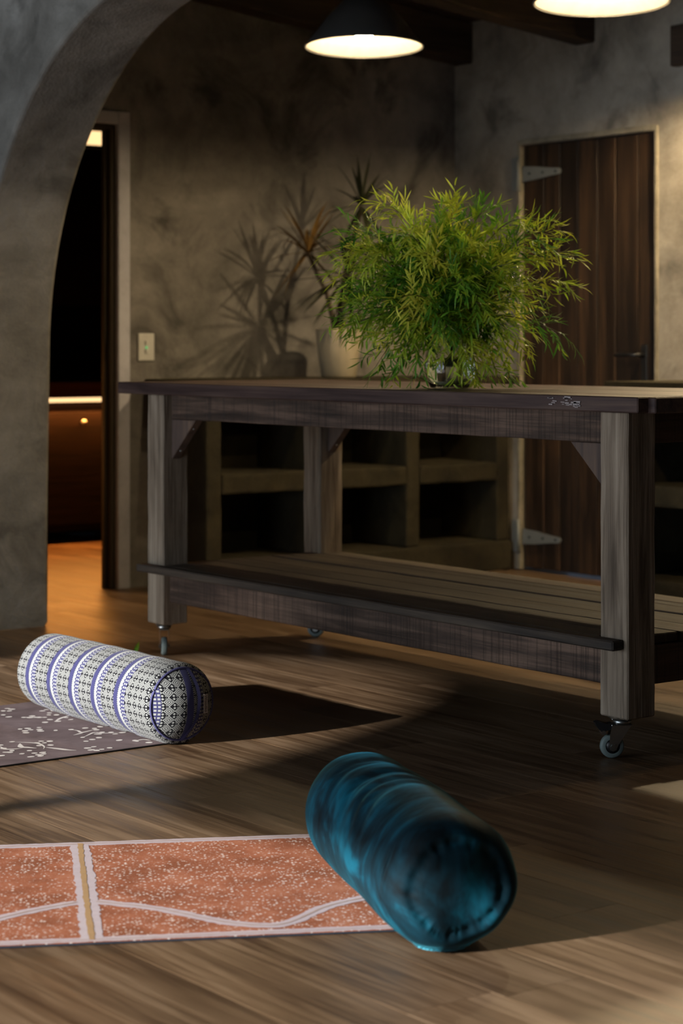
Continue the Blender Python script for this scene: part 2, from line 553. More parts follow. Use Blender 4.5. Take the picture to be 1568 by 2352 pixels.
tag(o, 'glowing warm LED strip under the bench top through the doorway', 'light')
light('led_strip_light', 'AREA', 42, (1.0, .36, .07), (5.0, 9.462, .738), (math.radians(-25), 0, 0), shape='RECTANGLE', size=2.8, size_y=.02)
cup = empty('wall_cupboard', (5.0, 9.85, 1.5), 0, 'black wall cupboard above the bench through the doorway', 'cupboard')
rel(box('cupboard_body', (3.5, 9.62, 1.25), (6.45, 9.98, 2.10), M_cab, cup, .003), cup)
for i in range(4):
    x0 = 3.52 + i * .73
    rel(box('cupboard_door', (x0, 9.60, 1.26), (x0 + .71, 9.62, 2.09), M_cab, cup, .004), cup)
o = box('led_strip', (3.55, 9.63, 2.112), (6.4, 9.66, 2.185), M_led, bevel=.003)
tag(o, 'short glowing amber light at the top of the doorway', 'light')

# ------------------------------------------------------------------ light switch
sw = empty('light_switch', (4.704, 7.64, 1.034), 0, 'white double light switch with green indicator on the back wall', 'switch')
bm = bmesh.new(); bm_box(bm, (-.040, -.009, -.059), (.040, 0, .059), .004, 2); from_bm('cover_plate', bm, M_white, sw)
for zz in (.018, -.018):
    bm = bmesh.new(); bm_box(bm, (-.008, -.014, -.011), (.008, -.006, .011), .002); from_bm('rocker', bm, M_white, sw, (0, 0, zz), (.12, 0, 0))
bm = bmesh.new(); bm_lathe(bm, [(.006, 0), (.005, .003), (.001, .004)], 10, True, True, Matrix.Rotation(PI / 2, 4, 'X')); from_bm('indicator', bm, M_green, sw, (0, -.009, -.002))

# ------------------------------------------------------------------ built-in counters with cubby holes
def cubby(name, label, n, w, depth, loc, rotz, endgap=0.0):
    """open shelving unit: front along local +x, facing local -y; origin at the front left floor corner"""
    t = empty(name, loc, rotz, label, 'shelving')
    L = n * w + .077
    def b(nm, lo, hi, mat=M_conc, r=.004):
        c = box(nm, lo, hi, mat, t, .012, 2, r, 9)
        return c
    for i in range(n + 1):
        x = i * w
        b('partition', (x, .004, .134), (x + .077, depth - .02, .80))
    for i in range(n):
        x = i * w + .077
        b('shelf', (x, 0, .416), (x + w - .077, depth - .02, .50))
    b('plinth', (0, -.012, 0), (L, depth - .02, .134), r=.008)
    b('top_rail', (0, 0, .80), (L, depth - .02, .862))
    box('back_panel', (0, depth - .02, 0), (L, depth, .862), M_conc, t, 0)
    return t
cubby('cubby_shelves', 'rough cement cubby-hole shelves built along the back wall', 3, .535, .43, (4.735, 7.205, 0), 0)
o = box('counter_top', (4.695, 7.165, .864), (6.448, 7.638, .898), M_conc, None, .010, 3, .002, 12)
tag(o, 'cement counter top carrying the potted palm by the back wall', 'counter')
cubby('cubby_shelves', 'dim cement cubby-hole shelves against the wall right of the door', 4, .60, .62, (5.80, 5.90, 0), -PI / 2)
bm = bmesh.new()
pr = [(5.765, 3.3), (5.765, 5.90), (5.775, 5.925), (5.80, 5.935), (6.448, 5.935), (6.448, 3.3)]
bm_prism(bm, pr, 'z', .864, .900)
o = from_bm('counter_top', bm, M_conc)
tag(o, 'round-cornered counter top right of the door behind the table', 'counter')

# ------------------------------------------------------------------ rolling work table
X0, X1 = 3.705, 4.46
Y0, Y1 = 3.717, 6.005
TT = .92
tb = empty('work_table', ((X0 + X1) / 2, (Y0 + Y1) / 2, 0), 0, 'large rustic dark timber work table on castor wheels', 'table')
TB = Vector(tb.location)
def tpart(name, lo, hi, mat, **kw):
    return rel(box(name, lo, hi, mat, tb, **kw), tb)
# top boards
edges = [3.662, 3.83, 4.0, 4.165, 4.335, 4.502]
for i in range(5):
    j = random.Random(i).uniform(-.004, .004)
    tpart('top_board', (edges[i] + .0012, 3.64 + (0 if i == 0 else .02 + j), .880), (edges[i + 1] - .0012, 6.128 + j, TT + random.Random(i + 9).uniform(-.001, .001)), M_top, bevel=.003, rough=.0008, cuts=16)
tpart('end_board', (3.70, 3.615, .879), (4.50, 3.655, TT - .001), M_top, bevel=.003)
# legs
legs = []
rl = random.Random(5)
for lx in (X0, X1 - .1):
    for ly in (Y0, Y1 - .1):
        legs.append(tpart('leg', (lx, ly, .105), (lx + .1, ly + .1, .880), M_leg, bevel=.004, rough=.0022, cuts=26))
# aprons
tpart('apron', (X0 + .034, Y0 + .1, .797), (X0 + .066, Y1 - .1, .880), M_rail, bevel=.002, rough=.001, cuts=20)
tpart('apron', (X1 - .066, Y0 + .1, .797), (X1 - .034, Y1 - .1, .880), M_rail, bevel=.002, rough=.001, cuts=20)
tpart('apron', (X0 + .1, Y0 + .034, .797), (X1 - .1, Y0 + .066, .880), M_railx, bevel=.002, rough=.001, cuts=8)
tpart('apron', (X0 + .1, Y1 - .066, .797), (X1 - .1, Y1 - .034, .880), M_railx, bevel=.002, rough=.001, cuts=8)
# lower stretchers
tpart('stretcher', (X0 + .026, Y0 + .1, .180), (X0 + .062, Y1 - .1, .279), M_rail, bevel=.003, rough=.0015, cuts=20)
tpart('stretcher', (X1 - .062, Y0 + .1, .180), (X1 - .026, Y1 - .1, .279), M_rail, bevel=.003, rough=.0015, cuts=20)
tpart('stretcher', (X0 + .1, Y0 + .03, .180), (X1 - .1, Y0 + .066, .279), M_railx, bevel=.003, rough=.001, cuts=8)
tpart('stretcher', (X0 + .1, Y1 - .066, .180), (X1 - .1, Y1 - .03, .279), M_railx, bevel=.003, rough=.001, cuts=8)
# shelf boards: the front one wraps past the legs, the others lie between them with open gaps
tpart('shelf_board', (3.664, Y0 + .012, .280), (3.7035, 6.012, .306), M_shelf, bevel=.004, rough=.0012, cuts=18)
sb = [(3.7065, 3.804, .306, 1), (3.806, 3.928, .3055, 0), (3.930, 4.046, .3062, 0), (4.051, 4.178, .305, 0), (4.189, 4.299, .3068, 0), (4.301, 4.358, .306, 0), (4.360, 4.46, .306, 1)]
for a, b_, z, between in sb:
    if between:
        tpart('shelf_board', (a, Y0 + .104, .280), (b_, Y1 - .104, z), M_shelf, bevel=.003, rough=.0012, cuts=18)
    else:
        j = random.Random(int(a * 1000)).uniform(-.012, .012)
        tpart('shelf_board', (a, Y0 + .045 + j, .280), (b_, Y1 - .045 + j, z), M_shelf, bevel=.003, rough=.0012, cuts=18)
# pale paint scuffs on the front edge near the corner
rs = random.Random(12)
bm = bmesh.new()
for k in range(22):
    yc, zz_ = rs.choice((3.945, 3.90, 3.885, 3.86)) + rs.uniform(-.012, .012), rs.uniform(.889, .914)
    w_, h_ = rs.uniform(.002, .011), rs.uniform(.0006, .0022)
    if k < 3: w_, h_ = .012, .0035
    bm.faces.new([bm.verts.new((0, yc - 3.9 + a_ * w_ + rs.uniform(-.001, .001), zz_ - .9 + b_ * h_ + rs.uniform(-.0005, .0005))) for a_, b_ in ((-1, -1), (1, -.8), (.9, 1), (-1, .9))])
o = from_bm('paint_scuffs', bm, plain('pale_scuff', (.36, .31, .30), .8), tb)
o.location = Vector((3.6606, 3.9, .9)) - TB
o['kind'] = 'stuff'
# gussets
def gusset(xa, xb, y, sgn, g=.145, h=.135):
    bm = bmesh.new()
    bm_prism(bm, [(0, 0), (sgn * g, 0), (0, -h)], 'x', -(xb - xa) / 2, (xb - xa) / 2)
    bmesh.ops.bevel(bm, geom=[e for e in bm.edges if e.calc_face_angle() > .4], offset=.002, segments=1, affect='EDGES')
    o = from_bm('gusset', bm, M_gus, tb)
    o.location = Vector(((xa + xb) / 2, y, .796)) - TB
    d = Vector((0, sgn * g, h)).normalized()
    nrm = Vector((0, sgn * h, -g)).normalized()
    for fr_ in (.22, .78):
        p = Vector((0, sgn * g * fr_, -h * (1 - fr_)))
        bm = bmesh.new(); bm_lathe(bm, [(.0045, -.001), (.004, .001), (.001, .0015)], 8, True, True, nrm.to_track_quat('Z', 'Y').to_matrix().to_4x4())
        from_bm('screw_head', bm, M_zinc, o, p)
for xa in (X0 + .034, X1 - .066):
    gusset(xa, xa + .032, Y0 + .1, 1)
    gusset(xa, xa + .032, Y1 - .1, -1)

# castors
def caster(lx, ly, ang, brake):
    c = empty('caster', (lx - TB.x, ly - TB.y, 0), ang); c.parent = tb
    W = .0235
    bm = bmesh.new(); bm_box(bm, (-.032, -.028, .1005), (.032, .028, .1045), .001)
    from_bm('mounting_plate', bm, M_zinc, c)
    bm = bmesh.new(); bm_lathe(bm, [(.021, .086), (.024, .090), (.024, .096), (.018, .1005)], 20, True, True)
    from_bm('swivel', bm, M_zinc, c, smooth=True)
    # wheel trails along local -x
    wx, wz = -.026, .031
    Mw = Matrix.Translation((wx, 0, wz)) @ Matrix.Rotation(PI / 2, 4, 'X')
    bm = bmesh.new()
    bm_lathe(bm, [(.0185, -.010), (.027, -.010), (.0300, -.007), (.031, -.003), (.031, .003), (.0300, .007), (.027, .010), (.0185, .010)], 32, M=Mw)
    from_bm('tyre', bm, M_rubber, c, smooth=True)
    bm = bmesh.new(); bm_lathe(bm, [(.002, -.008), (.0188, -.0085), (.0188, .0085), (.002, .008)], 28, True, True, M=Mw)
    from_bm('wheel_hub', bm, M_blackpl, c, smooth=True)
    for s in (-1, 1):
        bm = bmesh.new()
        bm_prism(bm, [(-.036, .030), (-.034, .022), (-.026, .019), (-.018, .022), (-.012, .036), (.022, .086), (-.028, .086), (-.034, .06)], 'y', s * .0135, s * .0155)
        from_bm('fork_plate', bm, M_zinc, c)
    bm = bmesh.new(); bm_box(bm, (-.030, -.0155, .083), (.024, .0155, .087), .001); from_bm('fork_crown', bm, M_zinc, c)
    bm = bmesh.new(); bm_lathe(bm, [(.0065, -.019), (.0065, .019)], 6, True, True, M=Mw); from_bm('axle_bolt', bm, M_zinc, c)
    if brake:
        bm = bmesh.new(); bm_prism(bm, [(-.030, .074), (-.055, .068), (-.066, .080), (-.072, .092), (-.064, .095), (-.040, .088), (-.028, .090)], 'y', -.014, .014)
        from_bm('brake_pedal', bm, M_blackpl, c)
        bm = bmesh.new(); bm_lathe(bm, [(.006, -.017), (.006, .017)], 10, True, True, M=Matrix.Translation((-.05, 0, .066)) @ Matrix.Rotation(PI / 2, 4, 'X'))
        from_bm('brake_pivot', bm, M_zinc, c)
caster(X0 + .030, Y0 + .05, -.55, True)
caster(X0 + .035, Y1 - .05, 1.05, False)
caster(X1 - .05, Y0 + .05, .3, True)
caster(X1 - .05, Y1 - .05, -.8, False)

# ------------------------------------------------------------------ pendant lamps
def lamp(loc, label, tilt=0.0, az=0.0, bulb=None):
    t = empty('pendant_lamp', loc, 0, label, 'lamp', 'black dome pendant lamps')
    Mt = Matrix.Rotation(az, 4, 'Z') @ Matrix.Rotation(tilt, 4, 'Y') @ Matrix.Rotation(-az, 4, 'Z')
    prof = [(.2235, 0), (.2215, .004), (.212, .018), (.196, .038), (.170, .072), (.140, .112), (.108, .148), (.080, .176), (.056, .198), (.046, .206)]
    bm = bmesh.new(); bm_lathe(bm, prof, 56, M=Mt); from_bm('shade', bm, M_shade, t, smooth=True)
    bm = bmesh.new(); bm_lathe(bm, [(r - .0035, z + (0 if z else .0015)) for r, z in prof[1:]] , 56, cap1=True, M=Mt); from_bm('reflector', bm, M_refl, t, smooth=True)
    ring = [(.2235 + .0035 * math.cos(a), .001 + .0035 * math.sin(a)) for a in [2 * PI * k / 8 for k in range(9)]]
    bm = bmesh.new(); bm_lathe(bm, ring, 56, M=Mt); from_bm('rim', bm, M_shade, t, smooth=True)
    bm = bmesh.new(); bm_lathe(bm, [(.046, .205), (.044, .235), (.034, .255), (.030, .30), (.012, .312), (.006, .33)], 28, cap1=True, M=Mt); from_bm('cap', bm, M_shade, t, smooth=True)
    bm = bmesh.new(); bm_lathe(bm, [(.018, .205), (.018, .12), (.014, .095)], 16, True, True, M=Mt); from_bm('socket', bm, M_white, t, smooth=True)
    # bulb
    pr = [(.014, .097), (.022, .085), (.031, .068), (.034, .050), (.031, .034), (.022, .022), (.010, .0165), (.002, .0155)]
    bm = bmesh.new(); bm_lathe(bm, pr, 24, cap1=True, M=Mt); from_bm('bulb', bm, bulb or M_bulb, t, smooth=True)
    top = Mt @ Vector((0, 0, .325))
    h = zc(loc[0]) - loc[2]
    bm = bmesh.new(); bm_tube(bm, [top, (top.x, top.y, (top.z + h) / 2), (top.x, top.y, h - .02)], .004, 8); from_bm('cord', bm, M_blackpl, t, smooth=True)
    bm = bmesh.new(); bm_lathe(bm, [(.05, -.045), (.05, -.03), (.045, -.015), (.045, 0)], 24, True, True, M=Matrix.Translation((top.x, top.y, h))); from_bm('ceiling_rose', bm, M_shade, t, smooth=True)
LX, LZ = 4.77, 2.17
AZ = math.atan2(.798, .602)
lamp((LX, 6.18, LZ), 'black dome pendant lamp hanging whole in view above the palm side', math.radians(3.0), AZ)
lamp((LX, 4.905, LZ), 'pendant lamp at the top right, only its glowing rim in view', math.radians(3.0), AZ)
lamp((LX, 3.62, LZ), 'pendant lamp past the right picture edge above the near table end', 0, 0)
lamp((6.08, 5.42, LZ), 'pendant lamp past the right picture edge above the wall counter', 0, 0, M_bulb4)

# ------------------------------------------------------------------ yoga mats
def flat_strip(bm, pts, w, z, jit=0.0, rng=None, taper=False):
    pts = [Vector((p[0], p[1], 0)) for p in pts]
    L, R = [], []
    n = len(pts)
    for i, p in enumerate(pts):
        d = (pts[min(i + 1, n - 1)] - pts[max(i - 1, 0)]).normalized()
        nr = Vector((-d.y, d.x, 0))
        ww = w / 2
        if taper:
            ww *= max(.12, math.sin(PI * min(1, (i + .35) / (n - .3))))
        a = ww + (rng.uniform(-jit, jit) if jit else 0); b = ww + (rng.uniform(-jit, jit) if jit else 0)
        L.append(bm.verts.new((p.x + nr.x * a, p.y + nr.y * a, z))); R.append(bm.verts.new((p.x - nr.x * b, p.y - nr.y * b, z)))
    for i in range(n - 1):
        bm.faces.new((L[i], R[i], R[i + 1], L[i + 1]))

def resample(pts, step):
    out = [Vector((*pts[0], 0))]
    # catmull-rom
    P = [Vector((*p, 0)) for p in pts]
    P = [2 * P[0] - P[1]] + P + [2 * P[-1] - P[-2]]
    for i in range(1, len(P) - 2):
        n = max(2, int((P[i + 1] - P[i]).length / step))
        for k in range(1, n + 1):
            t = k / n
            a, b, c, d = P[i - 1], P[i], P[i + 1], P[i + 2]
            out.append(.5 * ((2 * b) + (c - a) * t + (2 * a - 5 * b + 4 * c - d) * t * t + (3 * b - a - 3 * c + d) * t ** 3))
    return [(p.x, p.y) for p in out]

# --- orange mat
m = NT('orange_mat_print')
ob = m.tc()
n1 = m.noise(ob, 9, 4, .6)
base = m.ramp(n1, [(.35, (.24, .082, .042)), (.55, (.35, .125, .068)), (.72, (.42, .17, .10))])
vd = m.voro(m.mp(ob, (1, 1, 0)), 135)
vc = m.voro(m.mp(ob, (1, 1, 0)), 135, out='Color')
dens = m.noise(ob, 6, 3, .6)
rr = m.sep(vc)[0]
szz = m.mr(rr, 0, 1, .12, .42)
dot = m.mr(m.math('SUBTRACT', szz, vd), -.04, .05, 0, 1)
keep = m.mr(m.math('ADD', dens, m.math('MULTIPLY', m.sep(vc)[1], .35)), .50, .68, 0, 1)
base = m.mix(m.math('MULTIPLY', dot, keep), base, (.72, .60, .54))
vd2 = m.voro(m.mp(ob, (1, 1, 0), (3, 5, 0)), 230)
base = m.mix(m.math('MULTIPLY', m.mr(vd2, .30, .18, 0, 1), .35), base, (.62, .42, .33))
m.bump(m.noise(ob, 500, 2), .25, .002)
m.set(color=base, rough=.95, spec=.05)
M_orange = m.m
def cloth_mat(name, c, c2, sc=60):
    m = NT(name)
    m.set(color=m.mix(m.noise(m.tc(), sc, 5, .65), c, c2), rough=.95, spec=.05)
    m.bump(m.noise(m.tc(), 500, 2), .25, .002)
    return m.m
M_band = cloth_mat('lilac_band_print', (.42, .35, .37), (.58, .50, .53))
M_gold = cloth_mat('gold_line_print', (.34, .21, .10), (.46, .30, .16))
M_thin = cloth_mat('brown_line_print', (.36, .26, .22), (.46, .34, .29))
M_navy = plain('navy_rubber_base', (.012, .017, .03), .8)
M_blackrub = plain('black_rubber_base', (.008, .008, .009), .7)

OMR = Vector((2.360, 2.868, 0))
om_ang = math.atan2(.477, -.878)      # local +x runs away from the bolster along the mat
om = empty('yoga_mat', OMR, om_ang, 'orange speckled yoga mat with lilac bands under the teal bolster', 'yoga mat', 'yoga mats on the floor')
OW, OL = .732, 1.80
# local y: across; the mat's far edge is at negative local y
def bmL(bm, y): return -y
bm = bmesh.new(); bm_box(bm, (0, -OW, .0004), (OL, 0, .0046), .0012); from_bm('rubber_base', bm, M_navy, om)
bm = bmesh.new(); bm_box(bm, (.001, -OW + .001, .0046), (OL - .001, -.001, .0056), .0004); from_bm('printed_surface', bm, M_orange, om)
ro = random.Random(21)
zb = .0059
def ostrip(name, pts, w, mat, z=zb, jit=.0018, step=.012):
    bm = bmesh.new(); flat_strip(bm, [(a, -b) for a, b in resample(pts, step)], w, z, jit, ro)
    me = bpy.data.meshes.new(name)
    bmesh.ops.recalc_face_normals(bm, faces=bm.faces)
    for f in bm.faces:
        if f.normal.z < 0: f.normal_flip()
    bm.to_mesh(me); bm.free()
    return link(name, me, mat, om)
B0 = .022   # offset of measured b to the mat's near edge
ostrip('printed_band', [(.003, .016), (.6, .016), (1.2, .016), (1.797, .016)], .026, M_band)
ostrip('printed_line', [(.003, .014), (.9, .014), (1.797, .014)], .004, M_thin, zb + .0003, .0008)
ostrip('printed_band', [(.003, OW - .017), (.6, OW - .017), (1.2, OW - .017), (1.797, OW - .017)], .030, M_band)
ostrip('printed_line', [(.003, OW - .016), (.9, OW - .016), (1.797, OW - .016)], .005, M_thin, zb + .0003, .0008)
for a0 in (.602, 1.22):
    ostrip('printed_band', [(a0 + .003, OW - .02), (a0 - .001, .35), (a0 - .003, .02)], .040, M_band, zb + .0001, .003)
    ostrip('printed_line', [(a0 + .002, OW - .012), (a0 + .001, .35), (a0 - .003, .012)], .011, M_gold, zb + .0005, .0015)
for sgn, base_a in ((-1, .602), (1, .602), (-1, 1.22), (1, 1.22)):
    crv = [(0.018, .262), (.13, .195), (.24, .092), (.30, .062)] if not (sgn == -1 and base_a < 1) else [(.018, .262), (.13, .195), (.24, .092), (.31, .058), (.36, .07), (.44, .163), (.53, .22), (.59, .25)]
    if sgn == 1: crv = [(a * 1.03, b) for a, b in crv]
    pts_ = [(base_a + sgn * a, b) for a, b in crv]
    ostrip('printed_band', pts_, .030, M_band, zb + .0002, .0022)
    ostrip('printed_line', pts_, .005, M_thin, zb + .0006, .0010)

# --- purple mat
m = NT('purple_mat_suede')
ob = m.tc()
m.set(color=m.ramp(m.noise(ob, 7, 5, .6, .5), [(.3, (.085, .063, .065)), (.55, (.135, .102, .105)), (.75, (.18, .14, .145))]), rough=.95, spec=.05)
m.bump(m.noise(ob, 400, 3), .2, .002)
M_purple = m.m
M_petal = cloth_mat('white_petal_print', (.50, .46, .43), (.62, .58, .55), 40)
pm = empty('yoga_mat', (2.965, 4.607, 0), 0, 'mauve yoga mat with white blossom print under the patterned bolster', 'yoga mat', 'yoga mats on the floor')
bm = bmesh.new(); bm_box(bm, (-1.8, 0, .0004), (0, .765, .0040), .001); from_bm('rubber_base', bm, M_blackrub, pm)
bm = bmesh.new(); bm_box(bm, (-1.799, .001, .0040), (-.001, .764, .0048), .0004); from_bm('printed_surface', bm, M_purple, pm)
DOTS = [(2.808,5.312),(2.812,5.293),(2.78,5.284),(2.794,5.273),(2.75,5.227),(2.748,5.19),(2.869,5.217),(2.888,5.229),(2.869,5.176),(2.893,5.199),(2.91,5.201),(2.897,5.152),(2.87,5.137),(2.853,5.15),(2.807,5.163),(2.805,5.139),(2.778,5.158),(2.79,5.145),(2.812,5.133),(2.824,5.124),(2.82,5.084),(2.825,5.049),(2.866,5.05),(2.789,5.056),(2.87,5.085),(2.911,5.033),(2.686,5.008),(2.707,5.004),(2.704,4.982),(2.684,4.977),(2.674,4.953),(2.738,4.997),(2.725,4.971),(2.717,4.95),(2.754,4.934),(2.793,4.919),(2.835,4.915),(2.852,4.895),(2.877,4.908),(2.846,4.875),(2.84,4.834),(2.859,4.819),(2.856,4.792),(2.882,4.798),(2.819,4.82),(2.795,4.774),(2.763,4.804),(2.768,4.762),(2.743,4.752),(2.82,4.711),(2.85,4.672),(2.866,4.637),(2.85,4.681),(2.7,4.669),(2.721,4.674),(2.695,4.642),(2.703,4.628),(2.721,4.633),(2.747,4.637),(2.584,4.862),(2.649,4.823),(2.667,4.809),(2.628,4.81),(2.645,4.798),(2.615,4.774),(2.643,4.762),(2.564,4.73),(2.529,4.706),(2.558,4.693),(2.579,4.688),(2.529,4.658),(2.554,4.653),(2.572,4.67),(2.556,4.669),(2.528,4.757),(2.512,4.742),(2.475,4.716),(2.524,4.796),(2.504,4.748),(2.539,4.84)]
BRS = [([(2.584,4.862),(2.602,4.84),(2.621,4.815),(2.628,4.792),(2.619,4.752),(2.603,4.728)],.008),([(2.59,4.83),(2.571,4.788),(2.581,4.771),(2.594,4.747)],.016),([(2.618,4.744),(2.632,4.715),(2.646,4.682),(2.662,4.661)],.014),([(2.531,4.828),(2.523,4.788),(2.541,4.774),(2.565,4.771)],.010),([(2.793,4.919),(2.8,4.894),(2.797,4.866),(2.844,4.881)],.009),([(2.759,4.846),(2.785,4.856),(2.806,4.869)],.008),([(2.764,4.803),(2.796,4.828),(2.824,4.846),(2.835,4.824),(2.855,4.812),(2.882,4.798)],.007),([(2.814,5.047),(2.851,5.082),(2.883,5.101),(2.915,5.114)],.010),([(2.775,5.161),(2.799,5.147),(2.823,5.121)],.010),([(2.474,4.63),(2.478,4.615),(2.489,4.609)],.012),([(2.848,4.677),(2.876,4.681),(2.884,4.655)],.009)]
bm = bmesh.new()
rd = random.Random(4)
for kx, dy in ((0, 0), (-.47, .02), (-.94, -.01), (-1.40, .015)):
    for (x, y) in DOTS:
        lx, ly = x - 2.965 + kx, y - 4.607 + dy
        if not (-1.78 < lx < -.012 and .012 < ly < .75): continue
        r = rd.uniform(.0068, .0098); e = rd.uniform(.85, 1.2); a0 = rd.uniform(0, PI)
        vs = []
        for k in range(12):
            a = 2 * PI * k / 12
            u, v = r * e * math.cos(a), r / e * math.sin(a)
            vs.append(bm.verts.new((lx + u * math.cos(a0) - v * math.sin(a0), ly + u * math.sin(a0) + v * math.cos(a0), .0052 + rd.uniform(0, .0003))))
        bm.faces.new(vs)
    for pl, w in BRS:
        q = [(x - 2.965 + kx, y - 4.607 + dy) for x, y in pl]
        if min(p[0] for p in q) < -1.78 or min(p[1] for p in q) < .002 or max(p[1] for p in q) > .76: continue
        flat_strip(bm, resample(q, .006), w, .0051 + rd.uniform(0, .0003), 0, None, True)
for f in bm.faces:
    f.normal_update()
    if f.normal.z < 0: f.normal_flip()
me = bpy.data.meshes.new('blossom_print'); bm.to_mesh(me); bm.free()
o = link('blossom_print', me, M_petal, pm); o['kind'] = 'stuff'; o['label'] = 'white blossom and twig print'

# ------------------------------------------------------------------ bolsters
def lathe_uv(name, prof, seg, mat, parent, R, fn=None, close_end=False, uvmode='body'):
    """surface of revolution about local Y; prof = [(y, r)]; uv = (arc length around, y) in metres, or planar x/z for caps"""
    bm = bmesh.new()
    uvl = bm.loops.layers.uv.new('UVMap')
    rings = []
    for (y, r) in prof:
        ring = []
        for i in range(seg):
            a = 2 * PI * i / seg
            p = Vector((r * math.cos(a), y, r * math.sin(a)))
            if fn: p = fn(p, a, y)
            ring.append(bm.verts.new(p))
        rings.append(ring)
    for k in range(len(rings) - 1):
        for i in range(seg):
            j = (i + 1) % seg
            f = bm.faces.new((rings[k][i], rings[k][j], rings[k + 1][j], rings[k + 1][i]))
            cs = ((i, k), (i + 1, k), (i + 1, k + 1), (i, k + 1))
            for lp, (ii, kk) in zip(f.loops, cs):
                if uvmode == 'body':
                    lp[uvl].uv = (2 * PI * R * ii / seg, prof[kk][0])
                else:
                    lp[uvl].uv = (lp.vert.co.z, lp.vert.co.x)
    if close_end:
        f = bm.faces.new(rings[-1])
        for lp in f.loops:
            lp[uvl].uv = (lp.vert.co.z, lp.vert.co.x) if uvmode == 'cap' else (0, prof[-1][0])
    return from_bm(name, bm, mat, parent, smooth=True)

def stripe_mat(name, v0, period, flip, cap=False):
    m = NT(name)
    uv = m.sep(m.tc('UV'))
    u, v = uv[0], uv[1]
    wob = m.math('MULTIPLY', m.math('SUBTRACT', m.noise(m.tc('UV'), 30, 2), .5), .002)
    vv = m.math('ADD', v, wob)
    s = m.math('FRACT', m.math('DIVIDE', m.math('SUBTRACT', v0, vv) if not flip else m.math('SUBTRACT', vv, v0), period))
    IND, WHI, BLK = (.040, .040, .118), (.34, .35, .34), (.007, .007, .010)
    # dashed rows: alternating squares along u
    def dash(pitch, duty, ph=0.0):
        return m.math('LESS_THAN', m.math('FRACT', m.math('ADD', m.math('DIVIDE', u, pitch), ph)), duty)
    # woven lattice of nested diamonds
    pu, pv = .0235, .0265
    tri = lambda x, p, ph: m.math('MULTIPLY', m.math('ABSOLUTE', m.math('SUBTRACT', m.math('FRACT', m.math('ADD', m.math('DIVIDE', x, p), ph)), .5)), 2.0)
    tu, tv = tri(u, pu, 0.0), tri(vv, pv, 0.13)
    md = m.math('ADD', tu, tv)
    ringp = m.math('FRACT', m.math('MULTIPLY', md, 2.5))
    lat = m.math('LESS_THAN', ringp, .44)
    # small crossing diamonds in the middle row
    tu2, tv2 = tri(u, pu / 3, .5), tri(vv, pv / 3, .5)
    sm = m.math('LESS_THAN', m.math('ADD', tu2, tv2), .78)
    mid = m.math('LESS_THAN', md, .8)
    latc = m.mix(mid, m.mix(lat, WHI, BLK), m.mix(sm, BLK, WHI))
    def band(a, b):
        return m.math('MULTIPLY', m.math('GREATER_THAN', s, a), m.math('LESS_THAN', s, b))
    col = latc
    col = m.mix(band(-1, .170), col, IND)
    col = m.mix(band(.170, .190), col, m.mix(dash(.0052, .5), BLK, WHI))
    if not cap: col = m.mix(band(.190, .285), col, WHI)
    col = m.mix(band(.275, .305), col, m.mix(dash(.0098, .5), IND, WHI))
    col = m.mix(band(.305, .465), col, IND)
    col = m.mix(band(.335, .380), col, m.mix(dash(.0098, .52, .5), IND, WHI))
    col = m.mix(band(.405, .450), col, m.mix(dash(.0098, .52, .5), IND, WHI))
    if not cap: col = m.mix(m.math('LESS_THAN', vv, .052), col, latc)
    wv = m.noise(m.mp(m.tc('UV'), (900, 900, 1)), 1, 2)
    col = m.mix(.22, col, m.mix(1.0, col, m.ramp(wv, [(.3, (.45, .45, .45)), (.7, (1, 1, 1))]), 'MULTIPLY'))
    m.bump(wv, .25, .0015)
    m.set(color=col, rough=.88, spec=.12, sheen=.1)
    return m.m
SB_Y = 4.578
sbz = .1095
sb_o = empty('bolster_cushion', (2.93, SB_Y, .0048), 0, 'blue and white woven patterned bolster lying on the mauve mat', 'bolster', 'yoga bolsters')
RB = .108
LB = .715
M_stripe = stripe_mat('woven_stripe_body', .168, .121, False)
M_cap = stripe_mat('woven_stripe_cap', -.130, .121, True, True)
def sag(p, a, y):
    q = Vector(p)
    n = 1 + .012 * mnoise.noise(Vector((y * 6, math.cos(a) * 1.5, math.sin(a) * 1.5 + 4))) + .006 * math.sin(y * 52 + 1)
    q.x *= n; q.z *= n * .985
    q.z += .1035
    if q.z < .004: q.z = .0005 + (q.z - .004) * .04
    q.z = max(q.z, 0.0002)
    return q
prof = []
e = .032
for i in range(9):
    t = i / 8
    prof.append((e * (1 - math.cos(t * PI / 2)) , RB - .013 + .013 * math.sin(t * PI / 2)))
prof += [(e + (LB - 2 * e) * k / 40, RB) for k in range(1, 40)]
for i in range(9):
    t = 1 - i / 8
    prof.append((LB - e * (1 - math.cos(t * PI / 2)), RB - .013 + .013 * math.sin(t * PI / 2)))
lathe_uv('body', prof, 72, M_stripe, sb_o, RB, sag)
for sgn, y0 in ((-1, 0), (1, LB)):
    pc = []
    Rc = RB - .013
    for i in range(11):
        r = Rc * (1 - i / 10) if i < 10 else .004
        dome = .042 * (1 - (r / Rc) ** 2.4)
        pc.append((y0 + sgn * dome, r))
    lathe_uv('end_cap', pc, 72, M_cap, sb_o, RB, lambda p, a, y: (lambda q: Vector((q.x, q.y, max(q.z * .985 + .1035, .0005))))(p), True, 'cap')
    bm = bmesh.new()
    bm_tube(bm, [(Rc * 1.006 * math.cos(a), y0, max(Rc * .99 * math.sin(a) + .1035, .004)) for a in [2 * PI * k / 60 for k in range(61)]], .0034, 8, False)
    from_bm('piping', bm, plain('indigo_piping' + str(sgn), (.07, .07, .19), .8), sb_o, smooth=True)
